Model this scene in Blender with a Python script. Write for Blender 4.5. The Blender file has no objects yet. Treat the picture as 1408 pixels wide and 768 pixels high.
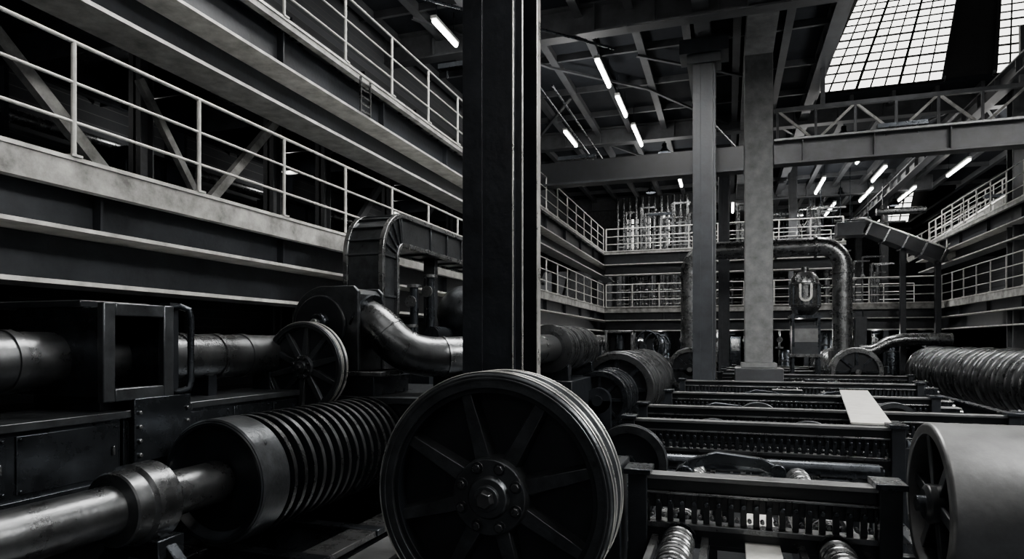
import bpy, math, random
from mathutils import Vector, Matrix
random.seed(7)
pi=math.pi
# ---------------------------------------------------------------- materials
MATS={}
def mat(name, col, rough=.45, metal=.5, var=.35, scale=6., bump=.15, emit=None, es=0, spec=.5):
    m=bpy.data.materials.new(name); m.use_nodes=True
    nt=m.node_tree; N=nt.nodes; L=nt.links; b=N['Principled BSDF']
    if emit:
        b.inputs['Base Color'].default_value=(.1,.1,.1,1)
        b.inputs['Emission Color'].default_value=(*emit,1); b.inputs['Emission Strength'].default_value=es
        MATS[name]=m; return m
    tc=N.new('ShaderNodeTexCoord')
    n=N.new('ShaderNodeTexNoise'); n.inputs['Scale'].default_value=scale; n.inputs['Detail'].default_value=8; n.inputs['Roughness'].default_value=.65
    L.new(tc.outputs['Object'],n.inputs['Vector'])
    r=N.new('ShaderNodeValToRGB'); r.color_ramp.elements[0].position=.3; r.color_ramp.elements[1].position=.72
    r.color_ramp.elements[0].color=(*[c*(1-var) for c in col],1); r.color_ramp.elements[1].color=(*[min(1,c*(1+var)) for c in col],1)
    L.new(n.outputs['Fac'],r.inputs['Fac']); L.new(r.outputs['Color'],b.inputs['Base Color'])
    n2=N.new('ShaderNodeTexNoise'); n2.inputs['Scale'].default_value=scale*7; n2.inputs['Detail'].default_value=6
    L.new(tc.outputs['Object'],n2.inputs['Vector'])
    mr=N.new('ShaderNodeMapRange'); mr.inputs['To Min'].default_value=max(.05,rough-.12); mr.inputs['To Max'].default_value=min(1,rough+.16)
    L.new(n.outputs['Fac'],mr.inputs['Value']); L.new(mr.outputs['Result'],b.inputs['Roughness'])
    bp=N.new('ShaderNodeBump'); bp.inputs['Strength'].default_value=bump; bp.inputs['Distance'].default_value=.01
    L.new(n2.outputs['Fac'],bp.inputs['Height']); L.new(bp.outputs['Normal'],b.inputs['Normal'])
    b.inputs['Metallic'].default_value=metal; b.inputs['Specular IOR Level'].default_value=spec
    MATS[name]=m; return m
mat('iron_black',(.007,.0085,.011),.34,.3,.4,5,spec=.45)
mat('wheel_iron',(.062,.067,.073),.30,.88,.4,6,.2)
mat('steel_dark',(.040,.045,.052),.26,.92,.4,4)
mat('steel_mid',(.18,.185,.19),.26,.95,.4,5)
mat('steel_bright',(.58,.58,.56),.28,.85,.3,6)
mat('pipe_steel',(.105,.109,.114),.27,.96,.4,3.5,.2)
mat('satin_steel',(.14,.143,.147),.40,.88,.35,3,.15)
mat('rail_paint',(.50,.50,.48),.42,.2,.25,9)
mat('edge_paint',(.27,.27,.26),.6,.15,.7,3.5,.4)
mat('flange_paint',(.50,.50,.48),.42,.3,.5,4,.3)
mat('girder_paint',(.021,.024,.029),.40,.35,.5,2.5,.3)
mat('roof_steel',(.060,.063,.068),.5,.2,.4,2.5,.3)
mat('column_paint',(.013,.015,.019),.34,.35,.5,2.0,.4,spec=.35)
mat('concrete_col',(.085,.089,.092),.8,.0,.45,3,.5)
mat('roof_dark',(.014,.016,.020),.85,.0,.4,3,.3,spec=.2)
mat('floor_conc',(.016,.018,.022),.5,.0,.5,2,.4)
mat('plate_pale',(.45,.45,.43),.45,.4,.3,4,.2)
mat('mullion',(.012,.012,.012),.9,.0,spec=0)
mat('skyglass',None,emit=(1,.985,.93),es=4.6)
mat('skyglass_roof',None,emit=(1,.98,.94),es=2.5)  # added glow for the unseen overhead rooflights
mat('skyglass_side',None,emit=(1,.98,.94),es=58)  # added glow out of view, lights the left gallery from the right
mat('skyglass_mid',None,emit=(1,.98,.94),es=44)  # added glow out of view, lights the middle machinery from above
mat('skyglass_back',None,emit=(1,.98,.94),es=1.7)  # added glow behind the camera, fills the wheel faces
mat('lamp_tube',None,emit=(1,.98,.94),es=26)
mat('window_glow',None,emit=(1,.98,.93),es=2.6)
def brick():
    m=mat('brick_dark',(.03,.032,.034),.85,0,.4,3,.3); nt=m.node_tree; b=nt.nodes['Principled BSDF']
    tc=nt.nodes.new('ShaderNodeTexCoord'); mp=nt.nodes.new('ShaderNodeMapping'); mp.inputs['Rotation'].default_value=(pi/2,0,pi/2)
    t=nt.nodes.new('ShaderNodeTexBrick'); t.inputs['Scale'].default_value=3
    t.inputs['Color1'].default_value=(.06,.064,.07,1); t.inputs['Color2'].default_value=(.025,.027,.03,1); t.inputs['Mortar'].default_value=(.09,.09,.09,1)
    nt.links.new(tc.outputs['Object'],mp.inputs[0]); nt.links.new(mp.outputs[0],t.inputs[0]); nt.links.new(t.outputs['Color'],b.inputs['Base Color'])
brick()
# ---------------------------------------------------------------- builder
class B:
    def __init__(s,name,bevel=0): s.name=name; s.v=[]; s.f=[]; s.m=[]; s.ml=[]; s.bevel=bevel
    def mi(s,m):
        if m not in s.ml: s.ml.append(m)
        return s.ml.index(m)
    def add(s,vs,fs,m):
        o=len(s.v); s.v+= [tuple(v) for v in vs]; k=s.mi(m)
        for f in fs: s.f.append([i+o for i in f]); s.m.append(k)
    def bx(s,x0,x1,y0,y1,z0,z1,m):
        if x0>x1:x0,x1=x1,x0
        if y0>y1:y0,y1=y1,y0
        if z0>z1:z0,z1=z1,z0
        vs=[(x,y,z) for z in(z0,z1) for y in(y0,y1) for x in(x0,x1)]
        s.add(vs,[(0,2,3,1),(4,5,7,6),(0,1,5,4),(2,6,7,3),(0,4,6,2),(1,3,7,5)],m)
    def bar(s,p0,p1,w,h,m,up=(0,0,1)):
        p0=Vector(p0);p1=Vector(p1);d=(p1-p0).normalized();u=Vector(up)
        if abs(d.dot(u))>.98:u=Vector((0,1,0))
        a=d.cross(u).normalized();b=a.cross(d).normalized()
        vs=[]
        for p in(p0,p1):
            for i,j in((-1,-1),(1,-1),(1,1),(-1,1)): vs.append(p+a*w/2*i+b*h/2*j)
        s.add(vs,[(3,2,1,0),(4,5,6,7),(0,1,5,4),(1,2,6,5),(2,3,7,6),(3,0,4,7)],m)
    def quad(s,a,b,c,d,m): s.add([a,b,c,d],[(0,1,2,3)],m)
    def lathe(s,o,ax,prof,m,seg=48,closed=False,phase=0):
        o=Vector(o);d=Vector(ax).normalized()
        t=Vector((0,0,1)) if abs(d.z)<.9 else Vector((1,0,0))
        a=d.cross(t).normalized();b=d.cross(a).normalized()
        vs=[];n=len(prof)
        for h,r in prof:
            for i in range(seg):
                th=2*pi*i/seg+phase; vs.append(o+d*h+(a*math.cos(th)+b*math.sin(th))*r)
        fs=[]
        rng=range(n) if closed else range(n-1)
        for k in rng:
            k2=(k+1)%n
            for i in range(seg):
                j=(i+1)%seg; fs.append((k*seg+i,k2*seg+i,k2*seg+j,k*seg+j))
        if not closed:
            fs.append(tuple(range(seg))); fs.append(tuple(reversed(range((n-1)*seg,n*seg))))
        s.add(vs,fs,m)
    def cyl(s,p0,p1,r,m,seg=24,r2=None,phase=0):
        p0=Vector(p0);p1=Vector(p1);L=(p1-p0).length
        s.lathe(p0,p1-p0,[(0,r),(L,r if r2 is None else r2)],m,seg,phase=phase)
    def sweep(s,pts,sec,m,lat=None,closed_sec=True):
        pts=[Vector(p) for p in pts];n=len(pts);vs=[];k=len(sec)
        T=[]
        for i in range(n):
            a=pts[max(0,i-1)];b=pts[min(n-1,i+1)];T.append((b-a).normalized())
        if lat is None:
            t=Vector((0,0,1)) if abs(T[0].z)<.9 else Vector((1,0,0))
            A=T[0].cross(t).normalized()
        for i in range(n):
            if lat is not None: a=Vector(lat)
            else:
                A=(A-T[i]*A.dot(T[i])).normalized(); a=A
            b=T[i].cross(a).normalized()
            for x,y in sec: vs.append(pts[i]+a*x+b*y)
        fs=[]
        for i in range(n-1):
            for j in range(k):
                j2=(j+1)%k; fs.append((i*k+j,i*k+j2,(i+1)*k+j2,(i+1)*k+j))
        fs.append(tuple(reversed(range(k)))); fs.append(tuple(range((n-1)*k,n*k)))
        s.add(vs,fs,m)
    def tube(s,pts,r,m,seg=12): s.sweep(pts,[(r*math.cos(2*pi*i/seg),r*math.sin(2*pi*i/seg)) for i in range(seg)],m)
    def done(s,recenter=True):
        V=[Vector(v) for v in s.v]
        lo=Vector((min(v.x for v in V),min(v.y for v in V),min(v.z for v in V)));hi=Vector((max(v.x for v in V),max(v.y for v in V),max(v.z for v in V)))
        c=Vector(((lo.x+hi.x)/2,(lo.y+hi.y)/2,lo.z))
        me=bpy.data.meshes.new(s.name+'_mesh'); me.from_pydata([tuple(v-c) for v in V],[],s.f)
        for m in s.ml: me.materials.append(MATS[m])
        me.polygons.foreach_set('material_index',s.m); me.update()
        import bmesh
        bm=bmesh.new(); bm.from_mesh(me); bmesh.ops.recalc_face_normals(bm,faces=bm.faces); bm.to_mesh(me); bm.free()
        me.shade_smooth(); me.set_sharp_from_angle(angle=math.radians(32))
        ob=bpy.data.objects.new(s.name,me); ob.location=c; bpy.context.collection.objects.link(ob)
        if s.bevel:
            md=ob.modifiers.new('bevel','BEVEL'); md.width=s.bevel; md.segments=2; md.limit_method='ANGLE'; md.angle_limit=math.radians(40); md.harden_normals=False
        return ob
def arc(c,r,a0,a1,n,plane):
    out=[]
    for i in range(n+1):
        t=math.radians(a0+(a1-a0)*i/n); x=r*math.cos(t); y=r*math.sin(t)
        c_=Vector(c)
        out.append(c_+{'yz':Vector((0,x,y)),'xz':Vector((x,0,y)),'xy':Vector((x,y,0))}[plane])
    return out
# ---------------------------------------------------------------- room
PF=-3.2; CZ=9.0
b=B('floor'); b.bx(-9.6,16,-8,62,PF-.2,PF,'floor_conc'); b.done()
b=B('wall_left'); b.bx(-9.9,-9.6,-8,62,PF,16,'brick_dark'); b.done()
b=B('wall_right'); b.bx(16,16.3,-8,62,PF,16,'brick_dark'); b.done()
b=B('wall_back'); b.bx(-9.9,16.3,-8.3,-8,PF,16,'brick_dark'); b.done()
b=B('wall_far'); b.bx(-9.9,16.3,62,62.3,PF,16,'brick_dark'); b.done()
holes=[(3.04,13,14,26),(10.6,13,43,56),(-2.,3.,-5,4),(-9.2,-6.0,3.5,11.5),(8.,14.,0,11),(-3.,2.4,8.,13.5)]
glz=[None,None,'skyglass_roof','skyglass_roof','skyglass_side','skyglass_mid']
xs=sorted(set([-9.9,16.3]+[h[i] for h in holes for i in(0,1)])); ys=sorted(set([-8.3,62.3]+[h[i] for h in holes for i in(2,3)]))
b=B('ceiling')
for i in range(len(xs)-1):
    for j in range(len(ys)-1):
        cx=(xs[i]+xs[i+1])/2; cy=(ys[j]+ys[j+1])/2
        if any(h[0]<cx<h[1] and h[2]<cy<h[3] for h in holes): continue
        b.bx(xs[i],xs[i+1],ys[j],ys[j+1],CZ,CZ+.15,'roof_dark')
b.done()
n=0
for (x0,x1,y0,y1),gm in zip(holes[2:],glz[2:]):  # unseen glowing rooflights, added to light the foreground and middle
    b=B('window_%d'%(n+1)); n+=1
    b.bx(x0,x1,y0,y1,CZ+.5,CZ+.52,gm)
    for w in((x0-.1,x0,y0,y1),(x1,x1+.1,y0,y1),(x0,x1,y0-.1,y0),(x0,x1,y1,y1+.1)): b.bx(*w,CZ+.0,CZ+.6,'mullion')
    k=int((x1-x0)/.8)
    for i in range(1,k): x=x0+(x1-x0)*i/k; b.bx(x-.03,x+.03,y0,y1,CZ+.42,CZ+.5,'mullion')
    k=int((y1-y0)/1.0)
    for i in range(1,k): y=y0+(y1-y0)*i/k; b.bx(x0,x1,y-.03,y+.03,CZ+.42,CZ+.5,'mullion')
    b.done()
D=Vector((.435,1.2,1.107))
def sloped(spans,y,yn,kmax,step,bw,rstep):
    """one roof monitor: sloped glazing, opaque sloped panels between the glazed spans, cheeks and hood"""
    global n
    b=B('window_%d'%(n+1)); n+=1
    for (x0,x1) in spans:
        A=Vector((x0,y,CZ+.05));C=Vector((x1,y,CZ+.05)); nrm=(C-A).cross(D).normalized()
        b.quad(A,C,C+D*kmax,A+D*kmax,'skyglass')
        k=round((x1-x0)/step)
        for i in range(k+1):
            p=A+(C-A)*i/k+nrm*.05; b.bar(p,p+D*kmax,bw*(1.8 if i%3==0 else 1),bw,'mullion',up=nrm)
        L=D.length*kmax; k=round(L/rstep)
        for i in range(k+1):
            p=D*kmax*i/k+nrm*.05; b.bar(A+p,C+p,bw*(1.8 if i%3==0 else 1),bw,'mullion',up=nrm)
    for i in range(len(spans)-1):
        A=Vector((spans[i][1],y,CZ+.05));C=Vector((spans[i+1][0],y,CZ+.05)); b.quad(A,C,C+D*kmax,A+D*kmax,'roof_steel')
        for q in(A,C): b.bar(q+nrm*.1,q+nrm*.1+D*kmax,.12,.2,'roof_steel',up=nrm)
    A=Vector((spans[0][0],y,CZ+.05));C=Vector((spans[-1][1],y,CZ+.05))
    P=Vector((A.x,yn,CZ+.05));Q=Vector((C.x,yn,CZ+.05))
    b.add([A,P,A+D*kmax],[(0,1,2)],'mullion'); b.add([C,Q,C+D*kmax],[(0,1,2)],'mullion')
    b.quad(P,Q,C+D*kmax,A+D*kmax,'mullion')
    b.done()
sloped([(3.04,7.1),(8.6,13)],26,14,9,.45,.05,.85); sloped([(10.6,13)],56,43,4.5,.6,.06,1.0)
b=B('window_%d'%(n+1)); n+=1  # unseen window added behind the camera as frontal fill
b.bx(-5,7,-7.98,-7.94,4.2,8.2,'skyglass_back')
for i in range(13): b.bx(-5+i-.04,-5+i+.04,-7.96,-7.86,4.2,8.2,'mullion')
for i in range(5): b.bx(-5,7,-7.96,-7.86,4.2+i-.04,4.2+i+.04,'mullion')
b.done()
# roof framing
b=B('roof_purlins')
x=-9.2
while x<16:
    y1=42.8 if 10.5<x<13.1 else 62; y0=26.2 if 3<x<13.1 else 13.6
    b.bx(x-.06,x+.06,y0,y1,CZ-.28,CZ,'roof_steel'); b.bx(x-.11,x+.11,y0,y1,CZ-.3,CZ-.27,'roof_steel')
    x+=1.35
for y in [13.7,15.5,19.7,22.4,25,28.,31,34,38,42,46,50,54,58]:
    if 14<y<26: b.bx(-9.6,3.0,y-.05,y+.05,CZ-.2,CZ,'roof_steel')
    elif 43<y<56: b.bx(-9.6,10.5,y-.05,y+.05,CZ-.2,CZ,'roof_steel')
    else: b.bx(-9.6,16,y-.05,y+.05,CZ-.2,CZ,'roof_steel')
for (p,q) in(((-8,15.5),(-5.3,19.7)),((-5.3,19.7),(-2.6,22.4)),((-2.6,22.4),(0,27)),((-5.3,22.4),(-8,27)),((-2.6,19.7),(.6,22.4)),((-5,28),(-2,34)),((2,28),(5,34)),((5,34),(8,28)),((9,28),(12,34))): b.bar((*p,CZ-.34),(*q,CZ-.34),.1,.06,'roof_steel')
b.done()
def igirder(name,p0,p1,h,w,m,t=.05,stiff=1.5):
    b=B(name); p0=Vector(p0);p1=Vector(p1)
    z=Vector((0,0,1))
    b.bar(p0-z*t/2,p1-z*t/2,w,t,m); b.bar(p0-z*(h-t/2),p1-z*(h-t/2),w,t,m); b.bar(p0-z*h/2,p1-z*h/2,.04,h-2*t,m)
    L=(p1-p0).length; d=(p1-p0)/L; k=int(L/stiff)
    for i in range(k+1):
        c=p0+d*(L*i/max(1,k))-z*h/2; b.bar(c-d*.015,c+d*.015,w*.9,h-2*t,m)
    return b.done()
igirder('roof_girder',(-9.6,17,CZ-.02),(2.9,17,CZ-.02),.8,.4,'roof_steel')
igirder('roof_girder',(-9.6,27.,CZ-.02),(16,27.,CZ-.02),.7,.4,'roof_steel')
igirder('roof_girder',(-9.6,40,CZ-.02),(10.4,40,CZ-.02),.8,.4,'roof_steel')
b=B('box_girder',.01); b.bx(.47,1.24,8,61,8.3,CZ-.02,'concrete_col'); b.done()
igirder('roof_girder',(-.65,14,CZ-.02),(-.65,27,CZ-.02),.6,.4,'roof_steel')
igirder('roof_girder',(7.95,13,8.1),(7.95,61,8.1),.5,.35,'roof_steel')
igirder('roof_girder',(2.75,13,CZ-.02),(2.75,61,CZ-.02),.5,.3,'roof_steel')
b=B('cross_girder',.01)
b.bx(1.26,15.9,19.8,20.25,5.72,5.79,'satin_steel'); b.bx(1.26,15.9,20.0,20.05,5.12,5.75,'roof_steel'); b.bx(1.26,15.9,19.8,20.25,5.06,5.12,'roof_steel')
x=2.0
while x<15.8: b.bx(x,x+.03,19.84,20.2,5.12,5.72,'roof_steel'); x+=1.8
b.done()
b=B('cross_girder'); b.bx(-9.6,.44,19.9,20.2,5.0,5.7,'iron_black'); b.bx(-9.6,.44,19.8,20.3,4.97,5.03,'girder_paint'); b.done()
b=B('roof_truss'); y=22
b.bar((1.4,y,7.3),(10.5,y,7.3),.14,.12,'roof_steel'); b.bar((1.4,y,6.25),(10.5,y,6.25),.14,.12,'roof_steel')
x=1.5;i=0
while x<10.3:
    b.bar((x,y,6.25),(x,y,7.3),.07,.07,'roof_steel',up=(0,1,0))
    if i%2: b.bar((x,y,6.25),(x+1.1,y,7.3),.07,.07,'edge_paint',up=(0,1,0))
    else: b.bar((x,y,7.3),(x+1.1,y,6.25),.07,.07,'edge_paint',up=(0,1,0))
    x+=1.1;i+=1
for x in(2.8,7.95): b.bar((x,y,7.3),(x,y,CZ),.12,.12,'roof_steel',up=(0,1,0))
b.done()
for (x,y0,y1) in [(-3.6,18.5,20.6),(-3.5,21.5,23.5),(-3.4,24.6,27.2),(-6.,24.4,26.4),(-6.,19,20.6),(-7.1,14.9,16.4),(-2.3,32,35),(-1.2,36,39),(.3,40,43),(10.3,33.9,37),(8.6,33.4,36),(7.,34,37),(7.3,38.6,42),(6.,42,46),(4.6,35.5,39),(4.2,46,50),(-4,30,32.5),(2.4,29.6,32.4),(9.4,39,42.5),(5.6,30.5,33)]:
    b=B('fluorescent_lamp'); zt=CZ-.75
    b.bx(x-.08,x+.08,y0,y1,zt-.02,zt+.06,'rail_paint'); b.cyl((x,y0+.04,zt-.07),(x,y1-.04,zt-.07),.06,'lamp_tube',10)
    for yy in(y0+.2,y1-.2): b.bar((x,yy,zt),(x,yy,CZ),.02,.02,'steel_dark')
    b.done()
def light(name,kind,loc,rot,energy,**k):
    l=bpy.data.lights.new(name,kind); l.energy=energy; l.color=(1,.98,.95)
    for a,v in k.items(): setattr(l,a,v)
    o=bpy.data.objects.new(name,l); o.location=loc; o.rotation_euler=rot; bpy.context.collection.objects.link(o); return o
for (x,y,e) in((4.4,28.6,2300),(-2.6,28.6,2200),(9.5,30,2600),(1.6,33,1900),(6,40,2600),(9.5,44,2400),(-4,36,2000),(14.6,22,2200)):  # spots with housings, added to brighten the far hall
    b=B('high_bay_lamp'); b.lathe((x,y,CZ-.8),(0,0,1),[(0,.28),(.2,.12),(.2,.10),(.0,.26)],'steel_dark',24,closed=True)
    b.cyl((x,y,CZ-.62),(x,y,CZ-.4),.1,'steel_dark',16); b.cyl((x,y,CZ-.4),(x,y,CZ),.015,'steel_dark',8); b.done()
    light('high_bay_lamp_bulb','SPOT',(x,y,CZ-.66),(0,0,0),e,spot_size=math.radians(150),spot_blend=.6,shadow_soft_size=.05)
for (x,y,z,e) in((-4.5,19.95,5.9,110),(4.5,20.0,6.0,90),(-5.9,14,6.6,40),(-3,31.5,6.2,130),(4,36,5.5,260),(10.5,31,6,220)):  # upward area lamps added to brighten the ceiling
    b=B('uplight_lamp'); b.bx(x-.6,x+.6,y-.1,y+.1,z-.14,z-.03,'steel_dark'); b.bar((x-.4,y,z-.1),(x-.4,y,z-.35),.03,.03,'steel_dark'); b.bar((x+.4,y,z-.1),(x+.4,y,z-.35),.03,.03,'steel_dark'); b.done()
    light('uplight_lamp_bulb','AREA',(x,y,z),(pi,0,0),e,shape='RECTANGLE',size=1.1,size_y=.15)
# ---------------------------------------------------------------- galleries
def gallery(name,axis,a0,a1,e,sgn,zt,depth,band=.24):
    b=B(name)
    def bx(a,c,d0,d1,z0,z1,m):
        p=e-sgn*d0;q=e-sgn*d1
        if axis=='y': b.bx(p,q,a,c,z0,z1,m)
        else: b.bx(a,c,p,q,z0,z1,m)
    bx(a0,a1,.0,depth,zt-.05,zt,'steel_dark')
    bx(a0,a1,-.02,.08,zt-band,zt,'edge_paint')
    bx(a0,a1,-.035,.08,zt-.0,zt+.035,'flange_paint')
    bx(a0,a1,.2,.24,zt-.57,zt-.05,'girder_paint')
    bx(a0,a1,-.02,.45,zt-.615,zt-.58,'flange_paint')
    bx(a0,a1,.38,.42,zt-1.05,zt-.62,'girder_paint')
    bx(a0,a1,.08,.6,zt-1.09,zt-1.05,'flange_paint')
    k=int((a1-a0)/1.5)
    for i in range(k+1):
        a=a0+(a1-a0-.03)*i/k
        bx(a,a+.03,.42,depth,zt-.45,zt-.05,'iron_black')
    k=int((a1-a0)/2.6)
    for i in range(k+1):
        a=a0+(a1-a0-.03)*i/k
        bx(a,a+.025,.1,.2,zt-.575,zt-band,'girder_paint')
    bx(a0,a1,depth-.4,depth-.3,zt-.5,zt,'iron_black')
    return b.done()
def rail(name,p0,p1,sp=1.45,h=1.06,m='rail_paint',rr=.019):
    b=B(name); p0=Vector(p0);p1=Vector(p1);L=(p1-p0).length;d=(p1-p0)/L;k=max(1,round(L/sp));z=Vector((0,0,1))
    for i in range(k+1):
        p=p0+d*L*i/k; b.cyl(p,p+z*h,rr*1.15,m,10); b.bar(p+z*.035,p+z*.055,.1,.1,m)
    for hh in(h,h*.66,h*.33): b.cyl(p0+z*hh,p1+z*hh,rr if hh==h else rr*.8,m,10)
    return b.done()
LZ=1.6;UZ=4.2
gallery('gallery_walkway','y',-6,33.5,-5.5,1,LZ,4.0)
gallery('gallery_walkway','y',-6,33.5,-5.5,1,UZ,4.0,.08)
gallery('gallery_walkway','x',-5.5,8.1,30,-1,LZ,3.5)
gallery('gallery_walkway','x',-5.5,4.7,30,-1,UZ,3.5,.12)
gallery('gallery_walkway','y',12,33.5,8.1,-1,LZ,3.5)
gallery('gallery_walkway','y',12,33.5,8.1,-1,UZ,3.5,.12)
rail('guardrail',(-5.5,-.1,LZ),(-5.5,29.9,LZ),1.45); rail('guardrail',(-5.5,-.1,UZ),(-5.5,29.9,UZ),1.45)
rail('guardrail',(-5.4,30.03,LZ),(8.0,30.03,LZ),1.2,rr=.026); rail('guardrail',(-5.4,30.03,UZ),(4.6,30.03,UZ),1.2,rr=.026)
rail('guardrail',(8.13,12.3,LZ),(8.13,29.9,LZ),1.3); rail('guardrail',(8.13,12.3,UZ),(8.13,29.9,UZ),1.3)
rail('guardrail',(-5.4,33.4,UZ),(4.6,33.4,UZ),1.2); rail('guardrail',(-5.4,33.4,LZ),(8.0,33.4,LZ),1.2)
for k,y in enumerate([1.6,3.6,6.3,8.8,10.2,12.6,16,19.3,23,27]):
    b=B('gallery_post')
    for (z0,z1) in((PF,LZ-.5),(LZ,UZ-.5)):
        b.bx(-7.12,-7.08,y-.1,y+.1,z0,z1,'roof_steel'); b.bx(-7.2,-7.0,y-.1,y-.08,z0,z1,'roof_steel'); b.bx(-7.2,-7.0,y+.08,y+.1,z0,z1,'roof_steel')
    if k==1: b.bar((-6.8,3.9,3.45),(-6.8,5.7,LZ+.2),.1,.14,'edge_paint')
    elif k==2: b.bar((-6.8,6.0,3.2),(-6.8,7.1,LZ+.1),.08,.09,'edge_paint'); b.bar((-6.8,6.9,LZ+.1),(-6.8,8.6,3.6),.1,.12,'edge_paint')
    elif k>3: b.bar((-6.8,y+.1,LZ+.1),(-6.8,y+2.,UZ-.5),.1,.12,'roof_steel')
    b.done()
for y in(3.9,7.2,10.8,14.,20,25):
    b=B('electrical_cabinet',.01); b.bx(-9.1,-8.4,y,y+1.3,LZ,LZ+1.3,'steel_dark'); b.bx(-8.42,-8.38,y+.08,y+.6,LZ+.1,LZ+1.2,'girder_paint'); b.bx(-8.42,-8.38,y+.7,y+1.22,LZ+.1,LZ+1.2,'girder_paint'); b.bx(-8.39,-8.35,y+.5,y+.54,LZ+.5,LZ+.8,'steel_bright'); b.done()
b=B('ventilation_duct',.01); b.bx(-7.9,-7.3,-1,3.4,LZ+.45,LZ+.95,'steel_mid'); 
for y in(0,1,2,3,3.35): b.bx(-7.95,-7.25,y,y+.05,LZ+.4,LZ+1.0,'steel_mid')
for y in(.5,2.8): b.bx(-7.7,-7.5,y,y+.1,LZ,LZ+.45,'steel_dark')
b.done()
b=B('wall_pipes')
for z,r in((2.2,.08),(2.5,.05),(3.1,.1),(-.4,.12),(.1,.08),(5.,.1),(5.5,.06),(6.8,.12)): b.cyl((-9.3,-2,z),(-9.3,33,z),r,'steel_mid',14)
for y in range(0,33,3): b.bx(-9.6,-9.15,y,y+.06,PF+2.6,7.2,'iron_black')
b.done()
for y in(5.,8.,11.5,16,22):  # lamps added to brighten the dim gallery interior
    b=B('bulkhead_lamp'); b.bx(-9.,-8.7,y-.15,y+.15,3.62,3.74,'steel_dark'); b.bx(-8.98,-8.72,y-.13,y+.13,3.60,3.62,'rail_paint'); b.done()
    light('bulkhead_lamp_bulb','POINT',(-8.85,y,3.5),(0,0,0),9,shadow_soft_size=.03)
# ---------------------------------------------------------------- columns
def hcol(name,x0,x1,y0,y1,z0,z1,m,edge=None,cap=False,base=True):
    b=B(name,.008); t=.06; xc=(x0+x1)/2
    b.bx(x0,x1,y0,y0+t,z0,z1,m); b.bx(x0,x1,y1-t,y1,z0,z1,m); b.bx(xc-.04,xc+.04,y0+t,y1-t,z0,z1,m)
    b.bx(x0+.1*(x1-x0),x1-.1*(x1-x0),y0-.025,y0,z0,z1,m)
    b.bx(x0+.0*(x1-x0),x0+.35*(x1-x0),y0-.05,y0-.025,z0,z1,m)
    if edge:
        b.bx(x1-.0,x1+.012,y0-.005,y0+t*.4,z0,z1,edge); b.bx(x1,x1+.012,y1-t-.05,y1+.005,z0,z1,edge); b.bx(x1-.08,x1-.065,y0-.03,y0-.02,z0,z1,edge)
    w=x1-x0
    if base: b.bx(x0-.15,x1+.15,y0-.15,y1+.15,z0,z0+.06,m)
    if cap: b.bx(x0-.35,x1+.35,y0-.2,y1+.2,z1-.4,z1,m); b.bx(x0-.15,x1+.15,y0-.1,y1+.1,z1-.65,z1-.4,m)
    return b.done()
hcol('steel_column',-2.26,-1.72,5.4,5.97,PF,CZ,'column_paint','steel_bright')
b=B('concrete_column',.02); b.bx(.47,1.24,19.9,20.5,-.6,8.3,'concrete_col'); b.bx(.37,1.34,19.8,20.6,-.75,-.6,'concrete_col'); b.bx(.2,1.5,19.6,20.8,PF,-.75,'floor_conc'); b.done()
hcol('steel_column',-.92,-.32,18.6,19.1,PF,8.35,'girder_paint','satin_steel',True)
hcol('steel_column',-.36,.08,28,28.4,PF,8.,'girder_paint',None,True)
hcol('steel_column',8.3,8.75,23.6,24.1,PF,8.,'roof_steel')
hcol('steel_column',4.9,5.3,29,29.4,PF,1.,'girder_paint')
for x in(-4,-2.2,1.8,3.4,6.6): 
    b=B('gallery_post'); b.bx(x-.1,x+.1,32,32.2,PF,LZ-.1,'girder_paint'); b.bx(x-.18,x+.18,31.95,32.25,PF,PF+.1,'girder_paint');b.done()
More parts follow.
